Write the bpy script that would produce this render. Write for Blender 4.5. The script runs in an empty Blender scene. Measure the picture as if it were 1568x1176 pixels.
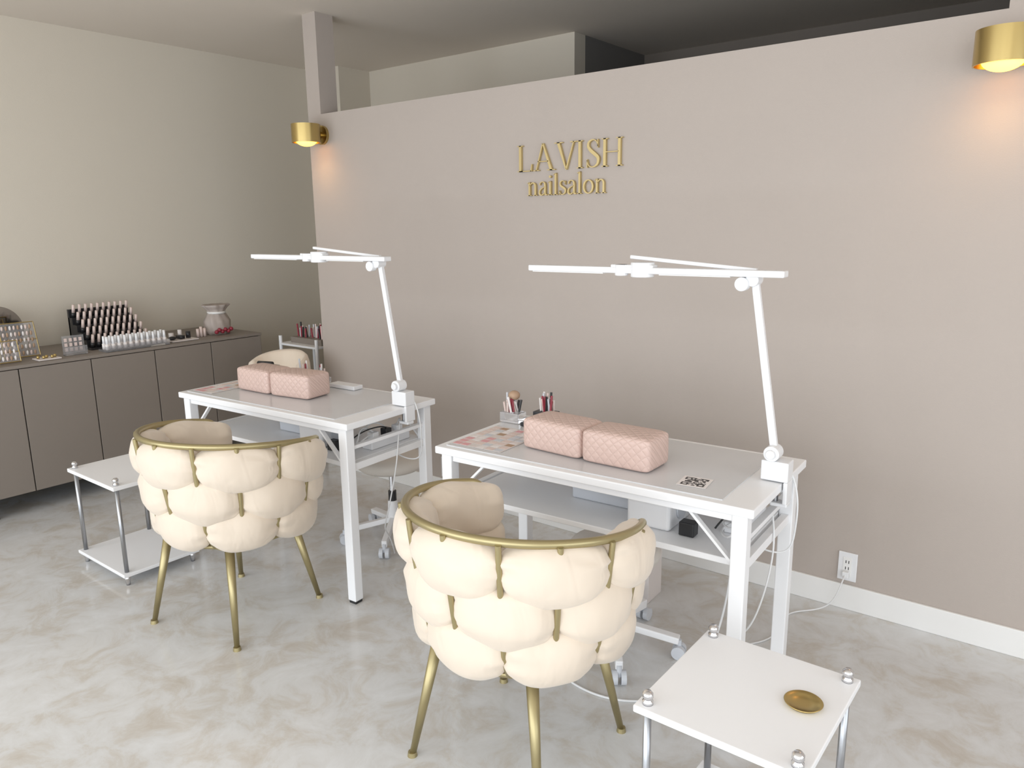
import bpy, bmesh, math, random
from mathutils import Vector, Matrix, noise
random.seed(7)
S=bpy.context.scene
try:
    S.view_settings.view_transform='Standard'
    S.view_settings.look='None'
except Exception: pass
COL=S.collection
pi=math.pi

# ------------------------------------------------------------------ materials
def setin(b,k,v):
    if k in b.inputs: b.inputs[k].default_value=v
def M(name,col,rough=.5,metal=0,bump=None,sheen=0,var=None,coat=0,emit=None,alpha=None,trans=0,spec=None):
    m=bpy.data.materials.new(name); m.use_nodes=True; nt=m.node_tree; b=nt.nodes['Principled BSDF']
    b.inputs['Base Color'].default_value=(*col,1); b.inputs['Roughness'].default_value=rough; b.inputs['Metallic'].default_value=metal
    setin(b,'Sheen Weight',sheen); setin(b,'Coat Weight',coat); setin(b,'Transmission Weight',trans)
    if spec is not None: setin(b,'Specular IOR Level',spec)
    if emit: b.inputs['Emission Color'].default_value=(*emit[0],1); b.inputs['Emission Strength'].default_value=emit[1]
    tc=nt.nodes.new('ShaderNodeTexCoord')
    if var:
        n=nt.nodes.new('ShaderNodeTexNoise'); n.inputs['Scale'].default_value=var[0]; n.inputs['Detail'].default_value=4
        r=nt.nodes.new('ShaderNodeMix'); r.data_type='RGBA'
        r.inputs['A'].default_value=(*col,1); r.inputs['B'].default_value=(*[c*var[1] for c in col],1)
        nt.links.new(tc.outputs['Object'],n.inputs['Vector']); nt.links.new(n.outputs['Fac'],r.inputs['Factor']); nt.links.new(r.outputs['Result'],b.inputs['Base Color'])
    if bump:
        n=nt.nodes.new('ShaderNodeTexNoise'); n.inputs['Scale'].default_value=bump[0]; n.inputs['Detail'].default_value=3
        bp=nt.nodes.new('ShaderNodeBump'); bp.inputs['Strength'].default_value=bump[1]; bp.inputs['Distance'].default_value=bump[2]
        nt.links.new(tc.outputs['Object'],n.inputs['Vector']); nt.links.new(n.outputs['Fac'],bp.inputs['Height']); nt.links.new(bp.outputs['Normal'],b.inputs['Normal'])
    return m
m_accent=M('taupe_wallpaper',(.475,.415,.372),.8,bump=(260,.25,.002),var=(3,.95))
m_left=M('cream_wallpaper',(.70,.64,.545),.85,bump=(220,.2,.002),var=(2,.97))
m_ceil=M('ceiling_paint',(.76,.69,.61),.9,var=(2,.96))
m_recess_shade=M('recess_shade_grey',(.20,.19,.18),.9)  # recess walls: shade of the unlit back room put into the base colour
m_trim=M('white_trim',(.84,.83,.81),.4)
m_white=M('white_powder_coat',(.88,.88,.89),.35)
m_plastic=M('white_plastic',(.82,.82,.83),.3)
m_greyp=M('pale_grey_plastic',(.62,.64,.68),.35)
m_topsurf=M('table_top_glaze',(.68,.68,.69),.1,var=(5,.9))
m_gold=M('brushed_gold',(.54,.41,.17),.28,1,bump=(80,.05,.001))
m_goldp=M('gold_paint_frame',(.41,.345,.185),.35,.75)
m_goldl=M('gold_letter',(.57,.44,.20),.4,.35)
m_chrome=M('chrome',(.7,.7,.72),.15,1)
m_steel=M('steel_pole',(.42,.43,.45),.3,1)
m_cab=M('taupe_cabinet',(.245,.21,.18),.55,var=(4,.95))
m_cabd=M('cabinet_gap',(.03,.027,.025),.7)
m_black=M('black_plastic',(.02,.02,.022),.35)
m_rubber=M('rubber',(.03,.03,.03),.8)
m_acr=M('clear_acrylic',(.9,.9,.92),.08,trans=.85)
m_pink=M('pink_print',(.74,.36,.38),.3)
m_pale=M('pale_print',(.72,.66,.63),.3)
m_pinkl=M('pale_pink',(.76,.62,.57),.4)
m_bottle=M('white_bottle',(.85,.80,.78),.2)
m_red=M('dark_red',(.30,.03,.05),.35)
m_bulb=M('warm_bulb',(1,.7,.3),.4,emit=((1,.42,.05),5))
m_inner=M('warm_gold_inner',(.8,.5,.12),.35,1)
m_cord=M('white_cord',(.75,.75,.75),.5)
m_glass=M('mirror_glass',(.35,.33,.30),.05,1)
m_brown=M('brown_card',(.45,.30,.20),.6)
m_vinyl=M('stool_vinyl',(.72,.67,.61),.45)
m_organza=M('organza',(.60,.52,.47),.5,trans=.3)
def velvet():
    m=M('cream_velvet',(.73,.625,.51),.75,sheen=.3); nt=m.node_tree; b=nt.nodes['Principled BSDF']; tc=nt.nodes.new('ShaderNodeTexCoord')
    mp=nt.nodes.new('ShaderNodeMapping'); mp.inputs['Scale'].default_value=(1,1,.5)
    n1=nt.nodes.new('ShaderNodeTexNoise'); n1.inputs['Scale'].default_value=13; n1.inputs['Detail'].default_value=2; n1.inputs['Distortion'].default_value=.7
    nt.links.new(tc.outputs['Object'],mp.inputs['Vector']); nt.links.new(mp.outputs['Vector'],n1.inputs['Vector'])
    bp=nt.nodes.new('ShaderNodeBump'); bp.inputs['Strength'].default_value=.3; bp.inputs['Distance'].default_value=.022
    nt.links.new(n1.outputs['Fac'],bp.inputs['Height']); nt.links.new(bp.outputs['Normal'],b.inputs['Normal'])
    return m
m_velvet=velvet()
def quilt():
    m=M('quilted_pink_leather',(.66,.485,.425),.42)
    nt=m.node_tree; b=nt.nodes['Principled BSDF']; tc=nt.nodes.new('ShaderNodeTexCoord'); sp=nt.nodes.new('ShaderNodeSeparateXYZ')
    nt.links.new(tc.outputs['Object'],sp.inputs[0])
    def ma(op,a,bb):
        n=nt.nodes.new('ShaderNodeMath'); n.operation=op
        for i,v in enumerate((a,bb)):
            if v is None: continue
            if isinstance(v,(int,float)): n.inputs[i].default_value=v
            else: nt.links.new(v,n.inputs[i])
        return n.outputs[0]
    yz=ma('ADD',sp.outputs[1],sp.outputs[2])
    p=ma('MULTIPLY',ma('ADD',sp.outputs[0],yz),95); q=ma('MULTIPLY',ma('SUBTRACT',sp.outputs[0],yz),95)
    h=ma('POWER',ma('MINIMUM',ma('ABSOLUTE',ma('SINE',p,None),None),ma('ABSOLUTE',ma('SINE',q,None),None)),.5)
    bp=nt.nodes.new('ShaderNodeBump'); bp.inputs['Strength'].default_value=.55; bp.inputs['Distance'].default_value=.0035
    nt.links.new(h,bp.inputs['Height']); nt.links.new(bp.outputs['Normal'],b.inputs['Normal'])
    return m
m_quilt=quilt()
def floor_mat():
    m=M('marble_floor',(.6,.58,.55),.3); nt=m.node_tree; b=nt.nodes['Principled BSDF']; tc=nt.nodes.new('ShaderNodeTexCoord')
    w=nt.nodes.new('ShaderNodeTexNoise'); w.inputs['Scale'].default_value=3.0; w.inputs['Detail'].default_value=3
    nt.links.new(tc.outputs['Object'],w.inputs['Vector'])
    mx=nt.nodes.new('ShaderNodeMix'); mx.data_type='RGBA'; mx.inputs['Factor'].default_value=.15
    nt.links.new(tc.outputs['Object'],mx.inputs['A']); nt.links.new(w.outputs['Color'],mx.inputs['B'])
    n=nt.nodes.new('ShaderNodeTexNoise'); n.inputs['Scale'].default_value=7; n.inputs['Detail'].default_value=10; n.inputs['Roughness'].default_value=.68; n.inputs['Distortion'].default_value=.5
    nt.links.new(mx.outputs['Result'],n.inputs['Vector'])
    cr=nt.nodes.new('ShaderNodeValToRGB'); e=cr.color_ramp.elements
    e[0].position=.32; e[0].color=(.53,.485,.43,1); e[1].position=.68; e[1].color=(.70,.705,.71,1)
    x=e.new(.43); x.color=(.59,.565,.53,1); x=e.new(.50); x.color=(.635,.63,.62,1)
    nt.links.new(n.outputs['Fac'],cr.inputs[0]); nt.links.new(cr.outputs[0],b.inputs['Base Color'])
    b.inputs['Roughness'].default_value=.15
    return m
m_floor=floor_mat()

# ------------------------------------------------------------------ helpers
def empty(name,loc=(0,0,0),rot=0):
    o=bpy.data.objects.new(name,None); o.location=loc; o.rotation_euler=(0,0,math.radians(rot)); o.empty_display_size=.1; COL.objects.link(o); return o
def mk(name,bm,mat,parent=None,smooth=False,bevel=0,loc=None,sub=0):
    me=bpy.data.meshes.new(name); bmesh.ops.recalc_face_normals(bm,faces=bm.faces); bm.to_mesh(me); bm.free()
    for p in me.polygons: p.use_smooth=smooth
    me.materials.append(mat); o=bpy.data.objects.new(name,me); COL.objects.link(o)
    if parent: o.parent=parent
    if loc: o.location=loc
    if bevel:
        b=o.modifiers.new('bevel','BEVEL'); b.width=bevel; b.segments=3; b.limit_method='ANGLE'; b.angle_limit=math.radians(40)
    if sub:
        s=o.modifiers.new('sub','SUBSURF'); s.levels=sub; s.render_levels=sub
    return o
def box(bm,x0,x1,y0,y1,z0,z1,mat=None):
    v=[Vector((x,y,z)) for x in (x0,x1) for y in (y0,y1) for z in (z0,z1)]
    if mat: v=[mat@p for p in v]
    v=[bm.verts.new(p) for p in v]
    for f in ((0,1,3,2),(4,6,7,5),(0,4,5,1),(2,3,7,6),(0,2,6,4),(1,5,7,3)): bm.faces.new([v[i] for i in f])
def cyl(bm,p0,p1,r0,r1=None,n=20,caps=True):
    if r1 is None: r1=r0
    p0=Vector(p0);p1=Vector(p1); d=(p1-p0).normalized(); a=d.orthogonal().normalized(); b=d.cross(a)
    A=[];B=[]
    for i in range(n):
        t=2*pi*i/n; o=a*math.cos(t)+b*math.sin(t)
        A.append(bm.verts.new(p0+o*r0)); B.append(bm.verts.new(p1+o*r1))
    for i in range(n):
        bm.faces.new((A[i],A[(i+1)%n],B[(i+1)%n],B[i]))
    if caps: bm.faces.new(A); bm.faces.new(B)
def sqtube(bm,p0,p1,w,h=None):
    h=h or w; p0=Vector(p0);p1=Vector(p1); d=(p1-p0).normalized()
    a=Vector((0,1,0)) if abs(d.y)<.8 else Vector((0,0,1)); a=(a-d*a.dot(d)).normalized(); b=d.cross(a)
    vs=[]
    for p in (p0,p1):
        for s,t in ((1,1),(1,-1),(-1,-1),(-1,1)): vs.append(bm.verts.new(p+a*s*w/2+b*t*h/2))
    for f in ((0,1,2,3),(7,6,5,4),(0,4,5,1),(1,5,6,2),(2,6,7,3),(3,7,4,0)): bm.faces.new([vs[i] for i in f])
def lathe(bm,prof,c=(0,0,0),n=32):
    rings=[]
    for r,z in prof: rings.append([bm.verts.new((c[0]+r*math.cos(2*pi*i/n),c[1]+r*math.sin(2*pi*i/n),c[2]+z)) for i in range(n)])
    for k in range(len(rings)-1):
        for i in range(n): bm.faces.new((rings[k][i],rings[k][(i+1)%n],rings[k+1][(i+1)%n],rings[k+1][i]))
    bm.faces.new(rings[0]); bm.faces.new(rings[-1])
def sph(bm,c,r,sz=None,u=16,v=10):
    mt=Matrix.Translation(c)@Matrix.Diagonal((*(sz or (1,1,1)),1))
    bmesh.ops.create_uvsphere(bm,u_segments=u,v_segments=v,radius=r,matrix=mt)
def curve(name,pts,r,mat,parent=None,smooth=True):
    c=bpy.data.curves.new(name,'CURVE'); c.dimensions='3D'; c.bevel_depth=r; c.bevel_resolution=4; c.use_fill_caps=True
    if smooth:
        s=c.splines.new('NURBS'); s.points.add(len(pts)-1)
        for i,p in enumerate(pts): s.points[i].co=(*p,1)
        s.use_endpoint_u=True; s.order_u=4 if len(pts)>3 else len(pts); s.resolution_u=8
    else:
        s=c.splines.new('POLY'); s.points.add(len(pts)-1)
        for i,p in enumerate(pts): s.points[i].co=(*p,1)
    c.materials.append(mat); o=bpy.data.objects.new(name,c); COL.objects.link(o)
    if parent: o.parent=parent
    return o
def B(): return bmesh.new()
def wall(name,x0,x1,y0,y1,z0,z1,mat):
    bm=B(); box(bm,x0,x1,y0,y1,z0,z1); return mk(name,bm,mat)

# ------------------------------------------------------------------ room
CZ=2.775; LX=-5.27; RX=2.6; FY=-1.6; BY=4.47; XS=-2.96; BR=5.5
wall('floor',LX-.1,RX+.1,FY-.1,BR+.13,-.1,0,m_floor)
wall('ceiling',LX-.1,RX+.1,FY-.1,BR+.13,CZ,CZ+.1,m_ceil)
wall('wall_left',LX-.1,LX,FY-.1,BR+.13,0,CZ,m_left)
bm=B()
box(bm,RX,RX+.1,2.6,BR+.13,0,CZ); box(bm,RX,RX+.1,FY-.1,-1.2,0,CZ); box(bm,RX,RX+.1,-1.2,2.6,2.45,CZ); box(bm,RX,RX+.1,-1.2,2.6,0,.3)
mk('wall_right',bm,m_left)
bm=B()
for yy in (-1.2,.05,1.3,2.55): box(bm,RX+.03,RX+.07,yy,yy+.05,.3,2.45)
box(bm,RX+.03,RX+.07,-1.2,2.6,.3,.35); box(bm,RX+.03,RX+.07,-1.2,2.6,2.4,2.45)
mk('window_5',bm,m_trim)  # unseen side window, added so the room is lit more evenly
bm=B()
box(bm,-3.96,-.36,3.06,3.20,0,2.205); box(bm,-.36,RX,3.06,3.20,0,CZ)
mk('wall_accent',bm,m_accent)
wall('trim_1',-3.96,-3.84,3.06,3.19,2.205,CZ,m_accent)
wall('wall_back',LX,XS,BY,BY+.13,0,CZ,m_left)
wall('wall_recess_side',XS-.1,XS,BY+.13,BR,0,CZ,m_recess_shade)
wall('wall_recess_back',XS-.1,RX,BR,BR+.13,0,CZ,m_recess_shade)
bm=B(); box(bm,XS,RX,BR-.08,BR,CZ-.07,CZ); box(bm,XS,RX,BR-.05,BR,CZ-.12,CZ-.07); mk('trim_2',bm,m_cab)  # cornice darkened as well, recess shade carried by its colour
wall('trim_3',LX,-4.96,4.15,BY,0,CZ,m_left)
bm=B(); box(bm,-3.972,RX,3.047,3.06,0,.105); mk('baseboard_accent',bm,m_trim,bevel=.003)
bm=B()
box(bm,LX,RX,FY-.1,FY,2.55,CZ); box(bm,LX,RX,FY-.1,FY,0,.08)
for x in (LX,-3.2,-1.3,.6,RX-.12): box(bm,x,x+.12,FY-.1,FY,.08,2.55)
mk('wall_front',bm,m_left)
for i,x in enumerate((LX+.12,-3.08,-1.18,.72)):
    x1=(-3.2,-1.3,.6,RX-.12)[i]; bm=B()
    box(bm,x,x1,FY-.07,FY-.03,.08,.13); box(bm,x,x1,FY-.07,FY-.03,2.5,2.55); box(bm,x,x+.05,FY-.07,FY-.03,.13,2.5); box(bm,x1-.05,x1,FY-.07,FY-.03,.13,2.5)
    mk('window_%d'%(i+1),bm,m_trim)

# ------------------------------------------------------------------ signage
def ribbon(pts,ws,closed=False,n=8):
    P=[Vector(p) for p in pts]; out=[];wo=[]
    N=len(P); rng=N if closed else N-1
    for i in range(rng):
        g=lambda k:(P[k%N] if closed else P[max(0,min(N-1,k))]); gw=lambda k:(ws[k%N] if closed else ws[max(0,min(N-1,k))])
        a,b,c,d=g(i-1),g(i),g(i+1),g(i+2)
        for s in range(n):
            t=s/n; out.append(.5*((2*b)+(c-a)*t+(2*a-5*b+4*c-d)*t*t+(3*b-a-3*c+d)*t**3)); wo.append(gw(i)*(1-t)+gw(i+1)*t)
    if not closed: out.append(P[-1]); wo.append(ws[-1])
    L=len(out); rows=[]
    for i in range(L):
        a=out[(i-1)%L] if (closed or i>0) else out[0]; b=out[(i+1)%L] if (closed or i<L-1) else out[-1]
        d=(b-a).normalized(); nrm=Vector((-d.y,d.x)); l=out[i]+nrm*wo[i]/2; r=out[i]-nrm*wo[i]/2
        rows.append([(l.x,l.y,1),(r.x,r.y,1),(r.x,r.y,0),(l.x,l.y,0)])
    return rows
def addrib(bm,tr,pts,ws,closed=False):
    rows=ribbon(pts,[w*.88 for w in ws],closed); R_=[[bm.verts.new(tr(*p)) for p in row] for row in rows]
    L=len(R_)
    for i in range(L if closed else L-1):
        a=R_[i];b=R_[(i+1)%L]
        for k in range(4): bm.faces.new((a[k],a[(k+1)%4],b[(k+1)%4],b[k]))
    if not closed: bm.faces.new(R_[0]); bm.faces.new(R_[-1])
def quad(bm,tr,pts):
    a=[bm.verts.new(tr(x,y,1)) for x,y in pts]; b=[bm.verts.new(tr(x,y,0)) for x,y in pts]
    bm.faces.new(a); bm.faces.new(b)
    for i in range(len(pts)): bm.faces.new((a[i],a[(i+1)%len(pts)],b[(i+1)%len(pts)],b[i]))
def R4(x0,y0,x1,y1): return [(x0,y0),(x1,y0),(x1,y1),(x0,y1)]
K=.10;k=.032; s_=.09
def letter(bm,ch,tr):
    q=lambda *p: quad(bm,tr,list(p)); r=lambda *a: quad(bm,tr,R4(*a))
    def stem(x,y0,y1,top=True,bot=True,w=K):
        r(x,y0,x+w,y1)
        if bot: r(x-s_*.8,y0,x+w+s_*.8,y0+k)
        if top: r(x-s_*.8,y1-k,x+w+s_*.8,y1)
    if ch=='L':
        stem(.1,0,1); r(.1,0,.66,k); q((.62,0),(.68,0),(.70,.27),(.67,.27)); return .76
    if ch=='A':
        q((.40,1.02),(.46,1.02),(.86,0),(.745,0)); q((.40,1.02),(.44,1.0),(.145,0),(.105,0)); r(.2,.33,.68,.33+k); r(0,0,.26,k); r(.62,0,.97,k); return .95
    if ch=='V':
        q((.10,1),(.22,1),(.53,-.02),(.48,-.02)); q((.805,1),(.845,1),(.53,-.02),(.49,.03)); r(0,1-k,.35,1); r(.68,1-k,.95,1); return .93
    if ch=='I': stem(.1,0,1); return .40
    if ch=='H':
        stem(.1,0,1); stem(.68,0,1); r(.2,.5,.7,.5+k); return .95
    if ch=='S':
        addrib(bm,tr,[(.50,.74),(.44,.92),(.29,.99),(.13,.91),(.11,.75),(.22,.60),(.38,.47),(.51,.33),(.48,.12),(.30,.015),(.13,.07),(.06,.27)],[.03,.035,.045,.08,.11,.13,.135,.12,.085,.045,.035,.03])
        r(.48,.70,.51,1.0); r(.045,0,.075,.3); return .62
    xh=.64; w=.085
    if ch=='n':
        r(.09,0,.09+w,xh); r(.02,0,.25,k); q((.0,xh-.06),(.09,xh-.04),(.09+w,xh+.02),(.09,xh+.01))
        addrib(bm,tr,[(.15,.48),(.27,.60),(.39,.60),(.465,.49),(.47,.30),(.47,0)],[.03,.05,.07,.09,.095,.095]); r(.37,0,.58,k); return .64
    if ch=='i':
        r(.09,0,.09+w,xh); r(.02,0,.25,k); q((.0,xh-.06),(.09,xh-.04),(.09+w,xh+.02),(.09,xh+.01))
        quad(bm,tr,[(.13+.06*math.cos(a*pi/6),.87+.06*math.sin(a*pi/6)) for a in range(12)]); return .30
    if ch=='l':
        r(.09,0,.09+w,1.0); r(.02,0,.25,k); q((.0,.94),(.09,.96),(.09+w,1.03),(.09,1.01)); return .30
    if ch=='s':
        addrib(bm,tr,[(.36,.50),(.30,.61),(.19,.64),(.09,.57),(.11,.43),(.24,.34),(.36,.24),(.35,.09),(.22,.015),(.11,.05),(.05,.19)],[.025,.03,.04,.06,.085,.1,.09,.065,.04,.03,.025])
        r(.345,.46,.37,.64); r(.04,0,.065,.2); return .45
    if ch=='o':
        pts=[];ws=[]
        for i in range(14):
            a=2*pi*i/14; pts.append((.29+.23*math.cos(a),.32+.30*math.sin(a))); ws.append(.04+.055*abs(math.cos(a)))
        addrib(bm,tr,pts,ws,True); return .60
    if ch=='a':
        addrib(bm,tr,[(.08,.50),(.13,.61),(.24,.64),(.35,.59),(.38,.45),(.38,.12),(.42,.02),(.50,.05)],[.07,.045,.04,.07,.095,.095,.06,.03])
        addrib(bm,tr,[(.37,.40),(.20,.33),(.08,.22),(.08,.07),(.20,.015),(.36,.12)],[.03,.04,.08,.09,.05,.03]); return .53
def word(text,x0,x1,zb,h,parent):
    t=B(); w=sum([letter(t,c,lambda x,y,z:(x,y,z)) for c in text]); t.free(); sx=(x1-x0)/w; x=x0
    for i,c in enumerate(text):
        bm=B(); a=letter(bm,c,lambda X,Y_,Z,x=x:(x+X*sx,3.06-.001-.014*Z,zb+Y_*h)); mk('letter_'+c,bm,m_goldl,parent); x+=a*sx
sg=empty('salon_sign_lettering')
word('LAVISH',-2.35,-1.75,1.795,.122,sg)
word('nailsalon',-2.29,-1.84,1.68,.098,sg)

# ------------------------------------------------------------------ wall sconces
def sconce(x,z):
    e=empty('wall_sconce',(x,3.06,z))
    bm=B(); cyl(bm,(0,0,0),(0,-.018,0),.055,n=36); cyl(bm,(0,-.018,0),(0,-.05,0),.018); mk('mount',bm,m_gold,e,True).modifiers.new('e','EDGE_SPLIT')
    bm=B(); R0,R1,h=.084,.079,.052; n=48; cy=-.125
    prof=[(R1,-h),(R0,-h),(R0,h),(R1,h)]
    rings=[[bm.verts.new((r*math.cos(2*pi*i/n),cy+r*math.sin(2*pi*i/n),zz)) for i in range(n)] for r,zz in prof]
    for a in range(4):
        for i in range(n): bm.faces.new((rings[a][i],rings[a][(i+1)%n],rings[(a+1)%4][(i+1)%n],rings[(a+1)%4][i]))
    mk('shade',bm,m_gold,e,True).modifiers.new('e','EDGE_SPLIT')
    bm=B(); cyl(bm,(0,cy,.035),(0,cy,.04),.079,n=36); mk('shade_top',bm,m_inner,e)
    bm=B(); sph(bm,(0,cy,-.035),.062,(1,1,.62),32,16); mk('lens_bulb',bm,m_bulb,e,True)
    l=bpy.data.lights.new('sconce_light','SPOT'); l.energy=1.7; l.color=(1,.62,.27); l.spot_size=math.radians(165); l.spot_blend=1; l.shadow_soft_size=.05
    o=bpy.data.objects.new('sconce_light',l); o.parent=e; o.location=(0,cy,-.085); COL.objects.link(o)
sconce(-3.83,2.083); sconce(-.345,2.068)

# ------------------------------------------------------------------ outlets
def outlet(x,z,plug):
    e=empty('wall_outlet',(x,3.06,z))
    bm=B(); box(bm,-.036,.036,-.008,0,-.06,.06); mk('plate',bm,m_plastic,e,bevel=.003)
    bm=B(); box(bm,-.016,.016,-.010,-.008,-.04,.04); mk('socket',bm,m_trim,e)
    bm=B()
    for zz in (.015,-.012): box(bm,-.007,-.004,-.0105,-.0095,zz,zz+.012); box(bm,.004,.007,-.0105,-.0095,zz,zz+.012)
    mk('slots',bm,m_black,e)
    if plug:
        bm=B(); box(bm,-.012,.012,-.035,-.0102,-.04,-.015); mk('plug',bm,m_plastic,e,bevel=.003)
        curve('cord',[(0,-.035,-.03),(0,-.08,-.04),(-.02,-.07,-.15),(-.10,-.12,-.178),(-.2,-.2,-.178),(-.12,-.4,-.178),(-.2,-.5,-.178)],.003,m_cord,e)
outlet(-.70,.182,True); outlet(-2.90,.175,False)

# ------------------------------------------------------------------ sideboard
e=empty('sideboard')
X0=-4.6; y0=.77; y1=3.03; zb,zt=.12,.833
bm=B(); box(bm,-5.24,X0-.02,y0,y1-.017,zb,zt-.02); mk('carcass',bm,m_cabd,e)
bm=B(); box(bm,-5.25,X0+.002,y0-.005,y1+.005,zt-.018,zt); box(bm,-5.24,X0-.002,y1-.016,y1,zb,zt-.018); box(bm,-5.24,X0-.002,y0-.016,y0,zb,zt-.018); mk('top_board',bm,m_cab,e,bevel=.002)
n=6; w=(y1-y0)/n
for i in range(n):
    bm=B(); box(bm,X0-.02,X0,y0+i*w+.003,y0+(i+1)*w-.003,zb,zt-.022); mk('door_panel_%d'%(i+1),bm,m_cab,e,bevel=.0015)
bm=B()
for yy in (y0+.1,1.33,2.2,y1-.06):
    for xx in (-5.1,-4.64): cyl(bm,(xx,yy,0),(xx,yy,zb),.011)
mk('legs',bm,m_black,e)

# ------------------------------------------------------------------ sideboard objects
ZT=.834
e=empty('nail_polish_rack',(-4.86,2.20,ZT))
bm=B()
for i in range(5): box(bm,.07-.055*(i+1),.07-.055*i,-.21,.15,0,.012+.042*i)
box(bm,-.21,-.19,-.21,.15,0,.23)
mk('tiers',bm,m_black,e)
bb=B();bc=B()
for i in range(5):
    for j in range(10):
        y=-.19+j*.036; x=.042-.055*i; z=.014+.042*i
        cyl(bb,(x,y,z),(x+.008,y,z+.030),.012,n=10); cyl(bc,(x+.008,y,z+.030),(x+.020,y,z+.078),.0095,.008,n=10)
mk('bottles',bb,m_black,e,True); mk('caps',bc,m_pinkl,e,True)
e=empty('acrylic_polish_stand',(-4.70,2.20,ZT))
bm=B(); box(bm,-.02,.08,-.2,.19,0,.012); box(bm,.078,.082,-.2,.19,.012,.035); mk('tray',bm,m_acr,e)
bb=B();bc=B()
for i in range(2):
    for j in range(11):
        y=-.18+j*.035; x=.055-.04*i
        cyl(bb,(x,y,.013),(x,y,.045),.012,n=12); cyl(bc,(x,y,.045),(x,y,.09),.009,.008,n=10)
mk('bottles',bb,m_bottle,e,True); mk('caps',bc,m_white,e,True)
def sample_display(x,y,spans,h=.20):
    e=empty('nail_sample_display',(x,y,ZT+.0045))
    T=Matrix.Rotation(math.radians(-14),4,'Y')
    bm=B()
    for a,bq in spans: box(bm,-.003,.003,a,bq,.005,h,T)
    mk('acrylic_boards',bm,m_acr,e)
    bm=B()
    for a,bq in spans:
        for p0,p1 in (((0,a,.005),(0,bq,.005)),((0,a,h),(0,bq,h)),((0,a,.005),(0,a,h)),((0,bq,.005),(0,bq,h)),((0,a,h/2),(0,bq,h/2))): cyl(bm,T@Vector(p0),T@Vector(p1),.0035,n=8)
        cyl(bm,T@Vector((0,a+.02,h-.01)),(-.12,a+.02,.0),.003,n=8); cyl(bm,T@Vector((0,bq-.02,h-.01)),(-.12,bq-.02,.0),.003,n=8)
    mk('gold_frames',bm,m_gold,e)
    for mi,(mm) in enumerate((m_pinkl,m_brown,m_bottle)):
        bm=B()
        for a,bq in spans:
            for zz in range(int(h/.037)):
                nn=int((bq-a-.01)/.02)
                for j in range(nn):
                    if (j*7+zz*3)%3==mi: sph(bm,T@Vector((.008,a+.015+j*.02,.025+zz*.037)),.009,(.4,.7,1.5),8,6)
        mk('nail_tips_%d'%mi,bm,mm,e,True)
sample_display(-4.82,1.55,((-.27,-.03),(-.01,.17)))
sample_display(-4.68,1.47,((-.1,.10),),.12)
e=empty('round_table_mirror',(-5.08,1.60,ZT))
bm=B(); cyl(bm,(0,0,.145),(.01,0,.145),.14,n=48); mk('mirror_disc',bm,m_glass,e)
bm=B(); box(bm,-.03,.03,-.05,.05,0,.012); mk('foot',bm,m_gold,e)
e=empty('business_card_stand',(-4.72,1.88,ZT))
bm=B(); box(bm,-.02,.02,-.07,.05,0,.01); box(bm,-.02,-.016,-.07,.05,.01,.11); box(bm,.016,.02,-.07,.05,.01,.05); mk('holder',bm,m_acr,e)
bm=B()
for i in range(3):
    for j in range(4): box(bm,-.014,-.010,-.06+j*.027,-.045+j*.027,.02+i*.028,.04+i*.028)
mk('cards',bm,m_pinkl,e)
e=empty('ring_tray',(-4.68,1.70,ZT)); bm=B(); box(bm,-.05,.05,-.06,.06,0,.008); mk('tray',bm,m_pale,e,bevel=.003)
bm=B()
for j in range(5): sph(bm,(.0+.02*(j%2),-.045+j*.022,.016),.009,None,10,8)
mk('rings',bm,m_gold,e,True)
e=empty('trinket_tray',(-4.74,2.46,ZT),0)
bm=B(); box(bm,-.08,.08,-.03,.15,0,.008); mk('tray',bm,m_pale,e,bevel=.003)
bm=B(); sph(bm,(.02,0,.02),.02,(1,1.3,.6)); box(bm,-.03,.03,.05,.08,.009,.03); cyl(bm,(0,.12,.009),(0,.12,.05),.015); mk('dark_trinkets',bm,m_black,e,True)
bm=B(); cyl(bm,(-.05,.03,.009),(-.05,.03,.045),.016); cyl(bm,(-.05,.09,.009),(-.05,.09,.06),.013); mk('small_jars',bm,m_bottle,e,True)
e=empty('organza_gift_bag',(-4.80,2.83,ZT))
bm=B(); lathe(bm,[(.02,0),(.075,0),(.090,.03),(.088,.09),(.062,.14),(.052,.15),(.075,.18),(.095,.20),(.09,.202),(.02,.155)],n=48)
for v in bm.verts:
    a=math.atan2(v.co.y,v.co.x); f_=1+.08*math.sin(a*9+v.co.z*30); v.co.x*=f_*.8; v.co.y*=f_
mk('bag',bm,m_organza,e,True)
bm=B(); lathe(bm,[(.02,.145),(.060,.14),(.060,.155),(.02,.152)]); mk('ribbon',bm,m_trim,e,True)
bm=B()
for j in range(6): sph(bm,(.076,-.055+j*.022,.022+.012*(j%2)),.014,None,10,8)
mk('red_candies',bm,m_red,e,True)
e=empty('small_bottle_row',(-4.78,2.66,ZT))
bm=B()
for j in range(3): cyl(bm,(.02,j*.024,0),(.02,j*.024,.055+.012*(j%2)),.01,n=12)
mk('bottles',bm,m_pinkl,e,True)

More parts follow.
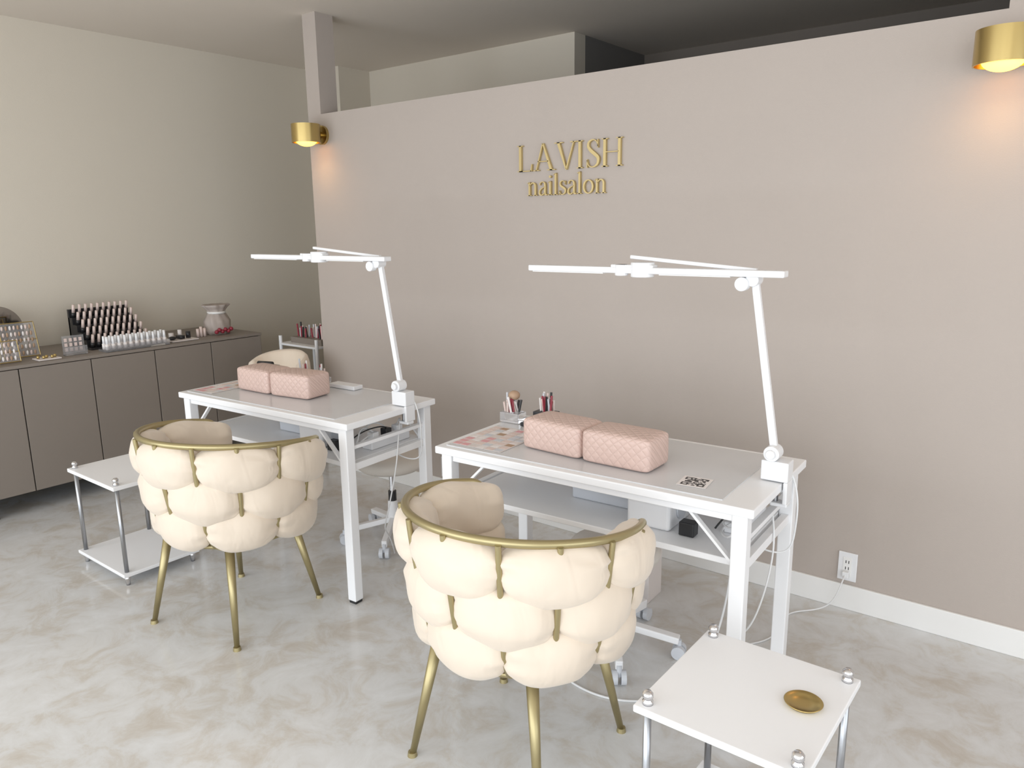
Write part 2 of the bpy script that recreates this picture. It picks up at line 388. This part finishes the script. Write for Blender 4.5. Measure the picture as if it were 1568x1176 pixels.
# ------------------------------------------------------------------ trolley with pens (through the gap)
e=empty('pen_shelf_trolley',(-4.36,3.30,0))
bm=B()
for x in (-.2,.2):
    for y in (-.14,.14): cyl(bm,(x,y,.02),(x,y,.80),.012)
mk('posts',bm,m_plastic,e)
bm=B()
for z in (.12,.43,.735): box(bm,-.21,.21,-.15,.15,z,z+.015)
mk('shelves',bm,m_plastic,e,bevel=.003)
bm=B()
for x in (-.2,.2):
    for y in (-.14,.14): sph(bm,(x,y,.022),.022)
mk('casters',bm,m_rubber,e,True)
for i,mm in enumerate((m_red,m_black,m_pinkl,m_greyp)):
    bm=B()
    for j in range(6):
        x=-.12+.05*j+i*.012; y=-.06+random.random()*.06
        cyl(bm,(x,y,.751),(x+random.uniform(-.02,.02),y,.751+random.uniform(.10,.14)),.006,n=8)
    mk('pens_%d'%i,bm,mm,e)
bm=B(); box(bm,-.15,.19,-.09,.03,.75,.79); mk('pen_box',bm,m_cab,e)

# ------------------------------------------------------------------ nail table
def table(x,y,rot,L,D,Ht):
    e=empty('nail_table',(x,y,0),rot); t=.045; SH=Ht-.184
    e['ht']=Ht+.001; e['sh']=SH
    bm=B()
    for lx in (-L+.02,-.02-t):
        for ly in (.012,D-.012-t): box(bm,lx,lx+t,ly,ly+t,.012,Ht-.03)
    mk('legs',bm,m_white,e,bevel=.004)
    bm=B()
    for lx in (-L+.02,-.02-t):
        for ly in (.012,D-.012-t): box(bm,lx+.004,lx+t-.004,ly+.004,ly+t-.004,0,.012)
    mk('leg_glides',bm,m_rubber,e)
    bm=B(); box(bm,-L,0,0,D,Ht-.03,Ht-.003)
    mk('top_frame',bm,m_white,e,bevel=.004)
    bm=B(); box(bm,-L+.03,-.10,.03,D-.03,Ht-.003,Ht); mk('top_mat',bm,m_topsurf,e)
    bm=B(); sz=SH-.001
    box(bm,-L+.066,-.066,.05,D-.02,sz-.02,sz); mk('lower_shelf',bm,m_white,e,bevel=.003)
    bm=B()
    box(bm,-L+.03,-L+.055,.057,D-.057,sz-.03,sz); box(bm,-.055,-.03,.057,D-.057,sz-.03,sz)
    box(bm,-.055,-.03,.057,D-.057,sz+.06,sz+.075)
    box(bm,-L+.066,-.066,.02,.045,Ht-.055,Ht-.03); box(bm,-L+.066,-.066,D-.045,D-.02,Ht-.055,Ht-.03)
    mk('rails',bm,m_white,e,bevel=.002)
    bm=B()
    for sx,s in ((-L+.05,1),(-.05,-1)):
        for yy in (.036,D-.036): sqtube(bm,(sx+s*.01,yy,Ht-.19),(sx+s*.15,yy,Ht-.05),.018,.008)
    mk('braces',bm,m_white,e)
    return e
t1=table(-2.300,1.864,3.5,1.145,.54,.787); t2=table(-.698,1.953,3.0,1.153,.55,.772)

def on(tbl,name,lx,ly,z=None,rot=0):
    if z is None: z=tbl['ht']
    m=Matrix.Translation(tbl.location)@Matrix.Rotation(tbl.rotation_euler.z,4,'Z'); p=m@Vector((lx,ly,z))
    return empty(name,p,rot+math.degrees(tbl.rotation_euler.z))

def armrest(cx,cy,rot,blocks,z):
    e=empty('arm_rest_cushion',(cx,cy,z),rot)
    for i,(bx_,by,br,hw) in enumerate(blocks):
        hy,hz=.076,.055
        bm=B(); box(bm,-hw,hw,-hy,hy,-hz,hz)
        bmesh.ops.subdivide_edges(bm,edges=bm.edges,cuts=11,use_grid_fill=True)
        rd=.015
        for v in bm.verts:
            c=v.co.copy(); ix=max(-hw+rd,min(hw-rd,c.x)); iy=max(-hy+rd,min(hy-rd,c.y)); iz=max(-hz+rd,min(hz-rd,c.z))
            inn=Vector((ix,iy,iz)); d=c-inn
            if d.length>1e-6: c=inn+d.normalized()*rd
            x,y,zz=c.x/hw,c.y/hy,c.z/hz
            b_=.005
            c.x+=b_*x**3*(1-y*y)*(1-zz*zz); c.y+=b_*y**3*(1-x*x)*(1-zz*zz); c.z+=(b_*(1-x**4)*(1-y*y)*zz**3 if zz>0 else 0)
            v.co=c+Vector((0,0,hz))
        o=mk('block_%d'%(i+1),bm,m_quilt,e,True,loc=(bx_,by,0),sub=1); o.rotation_euler=(0,0,math.radians(br))
    return e
armrest(-1.195,2.115,1,((0,0,0,.124),(-.253,.012,-4,.124)),t2['ht'])
armrest(-2.885,2.085,5,((0,0,4,.119),(-.243,.0,-3,.119)),t1['ht'])

# ------------------------------------------------------------------ desk lamps
def lamp(x,y,rot,z,left,right):
    e=empty('desk_lamp',(x,y,z),rot)
    bm=B(); box(bm,-.03,.052,-.028,.03,0.0,.062); box(bm,.039,.052,-.028,.03,-.07,0); box(bm,-.0,.052,-.02,.02,-.082,-.07) ; mk('clamp_base',bm,m_plastic,e,bevel=.004)
    bm=B(); cyl(bm,(.012,0,-.07),(.012,0,-.033),.008); mk('clamp_screw',bm,m_steel,e)
    bm=B(); cyl(bm,(0,-.034,.085),(0,.016,.085),.024,n=24); cyl(bm,(0,-.046,.085),(0,-.034,.085),.014,n=20); mk('base_joint',bm,m_plastic,e,bevel=.003)
    bm=B(); sqtube(bm,(0,0,.09),(-.085,0,.600),.018,.022); mk('pole',bm,m_plastic,e,bevel=.003)
    bm=B(); cyl(bm,(-.087,-.03,.605),(-.087,.018,.605),.020,n=24); cyl(bm,(-.115,-.04,.592),(-.115,-.012,.592),.021,n=24); mk('elbow_joint',bm,m_plastic,e,bevel=.003)
    bm=B(); sqtube(bm,(-.08,-.004,.632),(-.495,-.004,.666),.018,.012); mk('upper_arm',bm,m_plastic,e,bevel=.003)
    bm=B(); cyl(bm,(-.445,-.02,.603),(-.445,-.02,.650),.038,n=32); cyl(bm,(-.515,-.03,.606),(-.515,-.03,.642),.022,n=24); box(bm,-.55,-.40,-.042,-.003,.6325,.642); mk('head_joint',bm,m_plastic,e,bevel=.003)
    bm=B(); box(bm,left,right,-.045,.0,.614,.634); mk('led_bar',bm,m_plastic,e,bevel=.004)
    bm=B(); box(bm,left+.015,-.58,-.038,-.007,.611,.614); box(bm,-.38,-.15,-.038,-.007,.611,.614); mk('led_diffuser',bm,m_trim,e)
    curve('power_cord',[(.045,.03,.02),(.075,.035,-.04),(.065,.05,-.18),(.05,.06,-.28),(-.05,.0,-.24),(-.1,-.02,-.182)],.003,m_cord,e)
    return e
lamp(-.748,2.24,2.5,t2['ht'],-.875,.010); lamp(-2.363,2.222,3.0,t1['ht'],-.905,-.02)

# ------------------------------------------------------------------ bubble chairs
def chair(x,y,rot,ox,oy):
    e=empty('bubble_armchair',(x,y,0),rot)
    sh=(ox,oy,0)
    def dz(th): a=min(1,abs(th)/120.); return -.07*a*a
    def Rz(z): return .235+.082*max(0,min(1,(z-.36)/.42))**.7
    bm=B()
    def pad(th0,ha,z0,ht,hb,t,sd,damp=1,ro=0,tin=1):
        nu,nv=44,44; rows=[]
        for i in range(nu+1):
            ph=-pi/2+pi*i/nu; s=math.copysign(abs(math.sin(ph))**.92,ph); c0=max(0,math.cos(ph))
            row=[]
            for j in range(nv):
                la=2*pi*j/nv; cl,sl=math.cos(la),math.sin(la)
                cw=c0**.62; cq=c0**(.42 if sl>0 else .70)
                w=math.copysign(abs(cl)**.85,cl)*cw; q=math.copysign(abs(sl)**.85,sl)*cq
                ew=abs(s)**2.6
                wr=1+ew*(.11*math.sin(la*7+sd*2.1)+.06*math.sin(la*12+sd*1.7))
                w*=wr
                th=th0+s*ha; z=z0+q*(ht if q>0 else hb)
                zz=z+dz(th)*damp
                r=Rz(z)+ro+(w*t*(1.12-.20*q) if w>0 else w*t*tin)
                pv=Vector((s*1.6+sd*3,q*1.6,w*1.2+sd))
                r+=noise.noise(pv)*.007; zz+=noise.noise(pv*1.2+Vector((9,0,0)))*.007
                r-=.0032*ew*max(0,math.sin(q*11+sd))**2
                r-=.0022*max(0,math.sin(q*5+s*3+sd*2))**6*(min(1,abs(s)*2))
                a=math.radians(th); row.append(bm.verts.new((r*math.sin(a),-r*math.cos(a),zz)))
            rows.append(row)
        for i in range(nu):
            for j in range(nv): bm.faces.new((rows[i][j],rows[i][(j+1)%nv],rows[i+1][(j+1)%nv],rows[i+1][j]))
    k_=0
    for th in (-50,0,50): pad(th,26.3,.725,.072,.102,.055,k_,tin=1.15); k_+=1
    for th in (-103,103): pad(th,29,.728,.082,.100,.056,k_,tin=1.15); k_+=1
    for th in (-75,-25,25,75): pad(th,26,.590,.085,.100,.054,k_,.6); k_+=1
    for th in (-116,116): pad(th,16,.590,.075,.09,.05,k_,.6); k_+=1
    for th in (-100,-50,0,50,100): pad(th,26.3,.462,.082,.092,.051,k_,.3,.004); k_+=1
    bmesh.ops.remove_doubles(bm,verts=bm.verts,dist=.0004)
    mk('woven_cushions',bm,m_velvet,e,True,loc=sh)
    pts=[]
    for i in range(-23,24):
        th=i*5.1; a=math.radians(th); r=.334; pts.append((r*math.sin(a),-r*math.cos(a),.802+dz(th)))
    def tail(th,rev):
        a=math.radians(th); o=[]
        for zz,rr in ((.715,.320),(.66,.305),(.60,.295),(.50,.27),(.40,.235)): o.append((rr*math.sin(a),-rr*math.cos(a),zz))
        return o[::-1] if rev else o
    pts=tail(-121,True)+pts+tail(121,False)
    curve('top_rail',pts,.0115,m_goldp,e).location=sh
    for n_,th in enumerate(range(-100,101,25)):
        a=math.radians(th); q=[]
        for i in range(9):
            z=.385+(.80+dz(th)-.385)*i/8; r=Rz(z-dz(th)*.5)+.030
            if i==0: r=.24
            q.append((r*math.sin(a),-r*math.cos(a),z))
        curve('bar_%d'%(n_+1),q,.008,m_goldp,e).location=sh
    pts=[(.235*math.sin(a*pi/24),-.235*math.cos(a*pi/24),.382) for a in range(49)]
    curve('base_ring',pts,.010,m_goldp,e).location=sh
    bm=B(); lathe(bm,[(.02,.385),(.20,.385),(.235,.395),(.25,.42),(.245,.475),(.21,.505),(.12,.52),(.02,.522)]); mk('seat_cushion',bm,m_velvet,e,True,loc=sh)
    bm=B(); box(bm,-.18,.18,-.18,.18,.362,.384); mk('seat_pan',bm,m_goldp,e)
    bm=B()
    for sx in (-1,1):
        for sy in (-1,1):
            cyl(bm,(sx*.165,sy*.165,.375),(sx*.226,sy*.226,.014),.018,.010,n=20)
    mk('legs',bm,m_goldp,e,True)
    bm=B()
    for sx in (-1,1):
        for sy in (-1,1): cyl(bm,(sx*.228,sy*.228,0),(sx*.228,sy*.228,.014),.015,.013,n=18)
    mk('foot_caps',bm,m_goldp,e)
    return e
chair(-2.68,1.56,11,.028,.018); chair(-1.255,1.605,2,.018,.012)

# ------------------------------------------------------------------ side tables
def side(x0,x1,y0,y1,zt=.465):
    cx,cy=(x0+x1)/2,(y0+y1)/2; hx,hy=(x1-x0)/2,(y1-y0)/2
    e=empty('side_table',(cx,cy,0))
    bm=B(); box(bm,-hx,hx,-hy,hy,zt-.018,zt); box(bm,-hx,hx,-hy,hy,.045,.061); mk('shelves',bm,m_white,e,bevel=.003)
    bm=B(); bc=B()
    for sx in (-1,1):
        for sy in (-1,1):
            X,Y_=sx*(hx-.025),sy*(hy-.025)
            cyl(bm,(X,Y_,.03),(X,Y_,zt-.001),.0095)
            lathe(bc,[(.002,0),(.013,0),(.013,.008),(.009,.011),(.009,.014),(.013,.018),(.013,.026),(.008,.032),(.002,.033)],(X,Y_,zt),n=16)
            lathe(bc,[(.003,.0),(.009,0),(.010,.02),(.014,.03),(.014,.045),(.003,.045)],(X,Y_,0),n=16)
    mk('poles',bm,m_steel,e,True); mk('cap_nuts',bc,m_chrome,e,True)
    return e
side(-3.71,-3.255,1.365,1.72)
side(-.75,-.36,1.385,1.80)
e=empty('gold_dish',(-.44,1.62,.466))
bm=B(); lathe(bm,[(.01,0),(.035,0),(.043,.008),(.041,.009),(.034,.003),(.01,.002)],n=36); mk('dish',bm,m_gold,e,True)

# ------------------------------------------------------------------ stools
def stool(x,y,rot,zs=.42):
    e=empty('rolling_stool',(x,y,0),rot)
    bm=B(); lathe(bm,[(.02,zs-.05),(.145,zs-.05),(.165,zs-.035),(.17,zs-.01),(.155,zs+.012),(.1,zs+.02),(.01,zs+.022)]); mk('seat',bm,m_vinyl,e,True)
    bm=B(); cyl(bm,(0,0,.24),(0,0,zs-.05),.013); cyl(bm,(0,0,zs-.065),(0,0,zs-.05),.06); mk('gas_rod',bm,m_chrome,e)
    bm=B(); cyl(bm,(0,0,.19),(0,0,.25),.02,n=20); mk('collar',bm,m_black,e)
    bm=B(); cyl(bm,(0,0,.07),(0,0,.20),.03,.024,n=24)
    for i in range(5):
        a=2*pi*i/5; d=Vector((math.cos(a),math.sin(a),0)); sqtube(bm,d*.02+Vector((0,0,.10)),d*.245+Vector((0,0,.068)),.035,.026)
    mk('star_base',bm,m_white,e,bevel=.004)
    bm=B()
    for i in range(5):
        a=2*pi*i/5; d=Vector((math.cos(a),math.sin(a),0))*.245; t=Vector((-d.y,d.x,0)).normalized()
        for s in (-1,1): cyl(bm,d+t*s*.006+Vector((0,0,.025)),d+t*s*.024+Vector((0,0,.025)),.025,n=20)
        cyl(bm,d+Vector((0,0,.03)),d+Vector((0,0,.07)),.009)
    mk('casters',bm,m_greyp,e)
    return e
stool(-2.71,2.46,18,.42); stool(-1.31,2.25,18,.40)

# cream tub chair seen behind the left table
e=empty('cream_waiting_chair',(-3.98,2.72,0),20)
bm=B()
nu,nv=24,12
rows=[]
for i in range(nu+1):
    a=math.radians(-100+200*i/nu); row=[]
    for j in range(nv):
        b_=2*pi*j/nv; w=.03*math.cos(b_); h=.17*math.copysign(abs(math.sin(b_))**.6,math.sin(b_)); f_=1-.4*abs(a/2)**2
        row.append(bm.verts.new(((.17+w)*math.sin(a),(.17+w)*math.cos(a),.62+h*f_)))
    rows.append(row)
for i in range(nu):
    for j in range(nv): bm.faces.new((rows[i][j],rows[i][(j+1)%nv],rows[i+1][(j+1)%nv],rows[i+1][j]))
bm.faces.new(rows[0]); bm.faces.new(rows[-1])
mk('backrest',bm,m_velvet,e,True)
bm=B(); lathe(bm,[(.02,.38),(.17,.38),(.195,.41),(.19,.46),(.02,.475)]); mk('seat',bm,m_velvet,e,True)
bm=B()
for sx in (-1,1):
    for sy in (-1,1): cyl(bm,(sx*.10,sy*.10,.385),(sx*.15,sy*.15,0),.013,.009)
mk('legs',bm,m_goldp,e)

# ------------------------------------------------------------------ things on tables
def bx(e,name,x0,x1,y0,y1,z0,z1,mat,bev=.002):
    bm=B(); box(bm,x0,x1,y0,y1,z0,z1); return mk(name,bm,mat,e,bevel=bev)
def charts(t,lx,ni):
    e=on(t,'nail_design_chart',lx,.20)
    bx(e,'sheet',-.10,-.095+ni*.036,-.15,.13,0,.0012,m_pale,0)
    rr=random.Random(2); ms=[m_pink,m_pinkl,m_bottle,m_brown,m_greyp]; bms=[B() for _ in ms]
    for i in range(ni):
        for j in range(8):
            c=rr.choice((0,0,1,1,1,2,2,3,4)); x=-.095+i*.036; y=-.145+j*.034
            if (i in (2,) and j%4==0): continue
            box(bms[c],x,x+.030,y,y+.026,.0013,.0018)
    for c,mm in enumerate(ms):
        if len(bms[c].verts): mk('samples_%d'%c,bms[c],mm,e)
charts(t1,-1.00,4); charts(t2,-1.018,6)
e=on(t2,'qr_code_card',-.22,.125,None,5)
bx(e,'card',-.045,.045,-.045,.045,0,.001,m_bottle,0)
bm=B(); rr=random.Random(5); c=.0055
for i in range(13):
    for j in range(13):
        fnd=(i<4 and j<4) or (i<4 and j>8) or (i>8 and j<4)
        if (fnd and (i in(0,3,9,12) or j in (0,3,9,12) )) or (not fnd and rr.random()<.5): box(bm,-.036+i*c,-.036+(i+1)*c,-.036+j*c,-.036+(j+1)*c,.0011,.0014)
mk('qr_modules',bm,m_black,e)
def brushes(t,lx,ly,n=12,name='brush_holder',h=.07,cup=m_acr,seed=None):
    e=on(t,name,lx,ly)
    bm=B(); box(bm,-.045,.045,-.03,.03,0,h); mk('cup',bm,cup,e,bevel=.003)
    rr=random.Random(n)
    for mi,mm in enumerate((m_black,m_bottle,m_red,m_greyp,m_pinkl)):
        bm=B()
        for j in range(max(1,n//5)):
            x=rr.uniform(-.03,.03); y=rr.uniform(-.02,.02); cyl(bm,(x,y,h+.001),(x+rr.uniform(-.012,.012),y+rr.uniform(-.01,.01),h+rr.uniform(.04,.075)),.0045,n=8)
        mk('pens_%d'%mi,bm,mm,e)
    return e
e=brushes(t2,-1.105,.425,20,h=.04); bm=B(); sph(bm,(-.0,.01,.105),.024,(1,1,.8)); mk('powder_brush',bm,m_brown,e,True)
brushes(t2,-.985,.485,24,'pen_holder',.045,m_black)
e=on(t2,'small_black_tray',-.99,.40); bx(e,'tray',-.05,.05,-.02,.02,0,.015,m_black)
e=on(t1,'nail_drill_machine',-1.04,.44); bx(e,'body',-.05,.05,-.05,.05,0,.065,m_black,.01)
bm=B(); cyl(bm,(-.04,-.02,.077),(.08,-.03,.085),.011); mk('handpiece',bm,m_black,e,True); curve('cord',[(.08,-.03,.085),(.13,-.04,.06),(.12,-.02,.02),(.06,0,.02)],.004,m_black,e)
e=brushes(t1,-.79,.48,8,'brush_holder',.045)
brushes(t1,-.68,.475,6,'pen_holder',.035)
e=on(t1,'white_power_box',-.5,.475); bx(e,'box',-.09,.08,-.03,.03,0,.02,m_plastic,.004)
def shelf_stuff(t):
    SH=t['sh']
    e=on(t,'storage_bin',-.60,.34,SH); bx(e,'bin',-.12,.12,-.1,.1,0,.07,m_greyp,.006); bx(e,'lid',-.125,.125,-.105,.105,.0705,.085,m_plastic,.004)
    e=on(t,'dust_collector',-.37,.22,SH); bx(e,'body',-.08,.07,-.09,.09,0,.125,m_plastic,.012)
    bm=B(); cyl(bm,(.071,0,.06),(.076,0,.06),.04,n=28); mk('fan_grille',bm,m_greyp,e)
    e=on(t,'power_adapter',-.245,.15,SH); bx(e,'brick',-.025,.025,-.02,.02,0,.045,m_black,.004)
    e=on(t,'power_strip',-.13,.35,SH); bx(e,'strip',-.03,.03,-.12,.12,0,.035,m_plastic,.004)
    for yy in (-.08,0,.07): bx(e,'plug_%d'%int(yy*100+10),-.018,.018,yy-.018,yy+.018,.036,.07,m_plastic if yy else m_black,.003)
    curve('cable_a',[(0,-.08,.07),(-.02,-.14,.12),(.04,-.2,.05),(.02,-.24,.02),(-.04,-.16,.03),(.02,-.13,.05)],.0035,m_cord,e)
    curve('cable_b',[(0,.07,.07),(.05,.05,.14),(.09,-.02,.06),(.12,-.06,-.05),(.08,-.1,-.3),(.0,-.05,-.4),(-.1,.1,-.5),(-.1,.12,-SH+.005)],.003,m_cord,e)
    curve('cable_c',[(0,0,.07),(.03,-.05,.1),(.0,-.16,.1),(-.03,-.2,.04)],.003,m_rubber,e)
    curve('cable_d',[(0,.0,.07),(-.04,-.03,.12),(-.06,-.12,.05),(.03,-.22,.03),(.05,-.14,.09),(-.02,-.05,.05)],.003,m_cord,e)
shelf_stuff(t1); shelf_stuff(t2)
e=on(t2,'black_waste_bin',-1.0,.40,0,0); bm=B(); box(bm,-.065,.065,-.08,.08,0,.24); box(bm,-.055,.055,-.07,.07,.242,.25); mk('bin',bm,m_black,e,bevel=.006)
e=on(t2,'cardboard_box',-.74,.74,0,0); bx(e,'box',-.12,.12,-.05,.08,0,.28,m_pale,.003)
e=empty('floor_power_cable',(0,0,0))
curve('cable',[(-.98,2.3,.004),(-.98,2.1,.004),(-1.05,1.98,.004),(-1.25,1.92,.004),(-1.42,2.0,.004),(-1.5,2.1,.004)],.004,m_cord,e)
curve('cable_up',[(-.98,2.3,.004),(-.95,2.42,.1),(-.93,2.42,.3),(-.92,2.4,.56)],.004,m_cord,e)

# ------------------------------------------------------------------ lights
def area(name,loc,target,sx,sy,power,col):
    l=bpy.data.lights.new(name,'AREA'); l.shape='RECTANGLE'; l.size=sx; l.size_y=sy; l.energy=power; l.color=col
    o=bpy.data.objects.new(name,l); o.location=loc; o.rotation_euler=(Vector(target)-Vector(loc)).to_track_quat('-Z','Y').to_euler(); COL.objects.link(o)
area('window_daylight',(-1.3,FY-.2,1.35),(-1.3,3,1.35),7.4,2.4,195,(.92,.965,1))
area('side_fill_light',(RX+.2,.7,1.4),(-3,.7,1.4),3.6,2.1,55,(.92,.965,1))  # added fill from the unseen right side, brightens the lower accent wall
w=bpy.data.worlds.new('world'); S.world=w; w.use_nodes=True; nt=w.node_tree; bg=nt.nodes['Background']
bg.inputs[0].default_value=(.75,.85,1,1); bg.inputs[1].default_value=.6

# ------------------------------------------------------------------ camera
cd=bpy.data.cameras.new('camera'); cd.sensor_width=36; cd.sensor_fit='HORIZONTAL'; cd.lens=36*1162/1568; cd.clip_start=.05
cam=bpy.data.objects.new('camera',cd); COL.objects.link(cam)
Rm=Matrix(((.78719,-.11774,.60537),(.61658,.17065,-.76858),(-.01281,.97827,.20693)))
cam.matrix_world=Matrix.Translation((0,0,1.55))@Rm.to_4x4()
S.camera=cam
